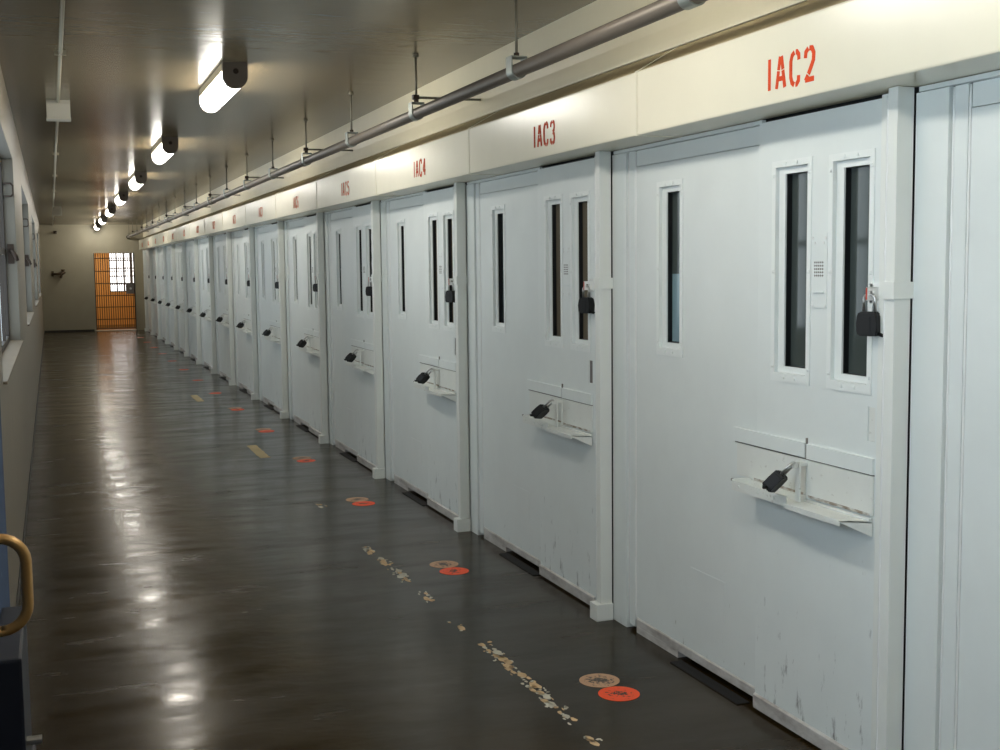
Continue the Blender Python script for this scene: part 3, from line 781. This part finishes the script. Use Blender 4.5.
jbox(0.098, 9.0, 0.155, 0.122, 0.14, 'square beige junction box on the ceiling conduit, the nearer and larger looking')
jbox(0.16, 23.9, 0.16, 0.15, 0.15, 'beige junction box on the ceiling conduit close to the far wall')
o = (0.15, YE, 2.56); t = empty('ceiling_sensor', o, 'small dark knob high on the far wall above the valve', 'sensor')
MB(o).box(0.11, 0.19, YE-0.02, YE-0.0006, 2.53, 2.61, 0.003).build('back_plate', 'latch', t)
MB(o).tube([(0.15, YE-0.021, 2.57), (0.15, YE-0.06, 2.56), (0.15, YE-0.09, 2.54)], [0.02, 0.03, 0.018], 12).build('knob', 'latch', t)
# hose valve on the far wall
o = (0.2, YE, 1.52); t = empty('hose_valve', o, 'dark hose valve and short pipe on the far wall left of the gate', 'valve')
MB(o).box(0.02, 0.08, YE-0.02, YE-0.0006, 1.44, 1.58, 0.004).build('wall_plate', 'valve', t)
MB(o).tube([(0.05, YE-0.03, 1.50), (0.16, YE-0.07, 1.50), (0.26, YE-0.08, 1.51), (0.36, YE-0.08, 1.55)], [0.025, 0.03, 0.045, 0.03], 12).build('valve_body', 'valve', t)
MB(o).tube([(0.25, YE-0.08, 1.50), (0.24, YE-0.09, 1.40)], [0.035, 0.028], 12).build('outlet', 'valve', t)
MB(o).tube([(0.30, YE-0.08, 1.56), (0.30, YE-0.08, 1.60), (0.30, YE-0.08, 1.62)], [0.02, 0.05, 0.05], 12).build('hand_wheel', 'valve', t)

# ------------------------------------------------------------------ barred gate in the doorway
o = ((DX0+DX1)/2, YE+0.12, 0)
t = empty('barred_gate', o, 'brown barred gate closing the doorway in the far wall', 'gate')
gy = YE+0.12
mb = MB(o); mb.box(DX0+0.002, DX0+0.03, gy-0.02, gy+0.02, 0.02, DZ-0.002, 0.002); mb.box(DX1-0.03, DX1-0.002, gy-0.02, gy+0.02, 0.02, DZ-0.002, 0.002)
mb.build('gate_frame', 'gatebar', t)
nb = 17
for i in range(nb):
    x = DX0+0.03+(DX1-DX0-0.06)*(i+0.5)/nb
    MB(o).tube([(x, gy, 0.04), (x, gy, DZ-0.004)], 0.011, 8).build('bar', 'gatebar', t)
for z in (0.06, 0.30, 0.62, 0.92, 1.24, 1.56, 1.90):
    MB(o).box(DX0+0.031, DX1-0.031, gy-0.024, gy-0.0115, z-0.012, z+0.012, 0.002).build('crossbar', 'gatebar', t)
lbx = MB(o); lbx.box(DX1-0.24, DX1-0.031, gy-0.07, gy-0.0245, 0.96, 1.24, 0.006)
lb_ = lbx.build('lock_box', 'slotgrey', t)
MB(o).tube([(DX1-0.12, gy-0.0705, 1.10), (DX1-0.12, gy-0.078, 1.10)], 0.03, 16, smooth=False).build('keyhole_plate', 'steel', lb_)
struct('trim_3', MB(o).box(DX0, DX1, YE-0.02, YE+0.19, 0.0003, 0.018, 0.003), 'conduit')

# ------------------------------------------------------------------ open blue gate by the camera
GX = -0.087
o = (GX, 1.6, 0)
t = empty('blue_gate', o, 'open blue steel gate edge with brass pull handle at the left, close to the camera', 'gate')
mb = MB(o); mb.box(GX-0.045, GX, 0.9, 2.16, 0.03, 1.52, 0.004); mb.box(GX-0.040, GX-0.006, 0.9, 2.10, 1.5205, 1.56, 0.004)
mb.build('gate_leaf', 'blue', t)
mb = MB(o)
hy, hz0, hz1 = 1.50, 1.180, 1.290
pts = [(GX, hy, hz1), (GX+0.016, hy, hz1)]
for i in range(7):
    a = math.pi/2*(1-i/6); pts.append((GX+0.016+0.030*math.cos(a), hy, hz1-0.030+0.030*math.sin(a)))
for i in range(7):
    a = -math.pi/2*(i/6); pts.append((GX+0.016+0.030*math.cos(a), hy, hz0+0.030+0.030*math.sin(a)))
pts += [(GX+0.016, hy, hz0), (GX, hy, hz0)]
mb.tube(pts, 0.0065, 14); mb.build('pull_handle', 'brass', t)
mb = MB(o); mb.box(GX+0.0005, GX+0.033, 1.60, 1.86, 0.90, 1.115, 0.004); mb.box(GX+0.0005, GX+0.037, 1.58, 1.90, 0.5, 0.898, 0.004)
lc = mb.build('lock_case', 'navy', t)
MB(o).tube([(GX+0.0335, 1.62, 1.0), (GX+0.052, 1.62, 1.0)], 0.006, 10, smooth=False).build('lock_bolt', 'steel', lc)

# ------------------------------------------------------------------ light
def area(name, loc, rot, sx, sy, power, col):
    l = bpy.data.lights.new(name, 'AREA'); l.shape = 'RECTANGLE'; l.size = sx; l.size_y = sy; l.energy = power; l.color = col
    ob = bpy.data.objects.new(name, l); COL.objects.link(ob); ob.location = loc; ob.rotation_euler = rot; return ob
area('fill_beyond_gate', (1.2, 35.3, ZC-0.02), (0, 0, 0), 0.4, 1.2, 60, (1.0, 0.86, 0.62))  # unseen area light added to brighten the ochre room
w = bpy.data.worlds.new('World'); sc.world = w; w.use_nodes = True
w.node_tree.nodes['Background'].inputs['Color'].default_value = (0.6, 0.75, 1, 1)
w.node_tree.nodes['Background'].inputs['Strength'].default_value = 0.3

# ------------------------------------------------------------------ camera
f, yaw, pitch, roll = 1209.87, 0.353579, 0.090377, -0.0110946
cy, sy, cp, sp = math.cos(yaw), math.sin(yaw), math.cos(pitch), math.sin(pitch)
F = Vector((sy*cp, cy*cp, -sp)); R = Vector((cy, -sy, 0)); U = R.cross(F)
R2 = R*math.cos(roll)+U*math.sin(roll); U2 = -R*math.sin(roll)+U*math.cos(roll)
cam = bpy.data.cameras.new('Camera'); co = bpy.data.objects.new('Camera', cam); COL.objects.link(co)
cam.sensor_width = 36; cam.lens = f/1000*36; cam.clip_start = 0.02; cam.clip_end = 200
co.matrix_world = Matrix(((R2.x, U2.x, -F.x, 0), (R2.y, U2.y, -F.y, 0), (R2.z, U2.z, -F.z, 1.6), (0, 0, 0, 1)))
sc.camera = co
sc.view_settings.view_transform = 'Standard'; sc.view_settings.look = 'None'
sc.view_settings.exposure = 0.2; sc.view_settings.gamma = 1.0; sc.view_settings.use_curve_mapping = False
sc.cycles.use_denoising = True
sc.cycles.max_bounces = 8; sc.cycles.diffuse_bounces = 5; sc.cycles.glossy_bounces = 4
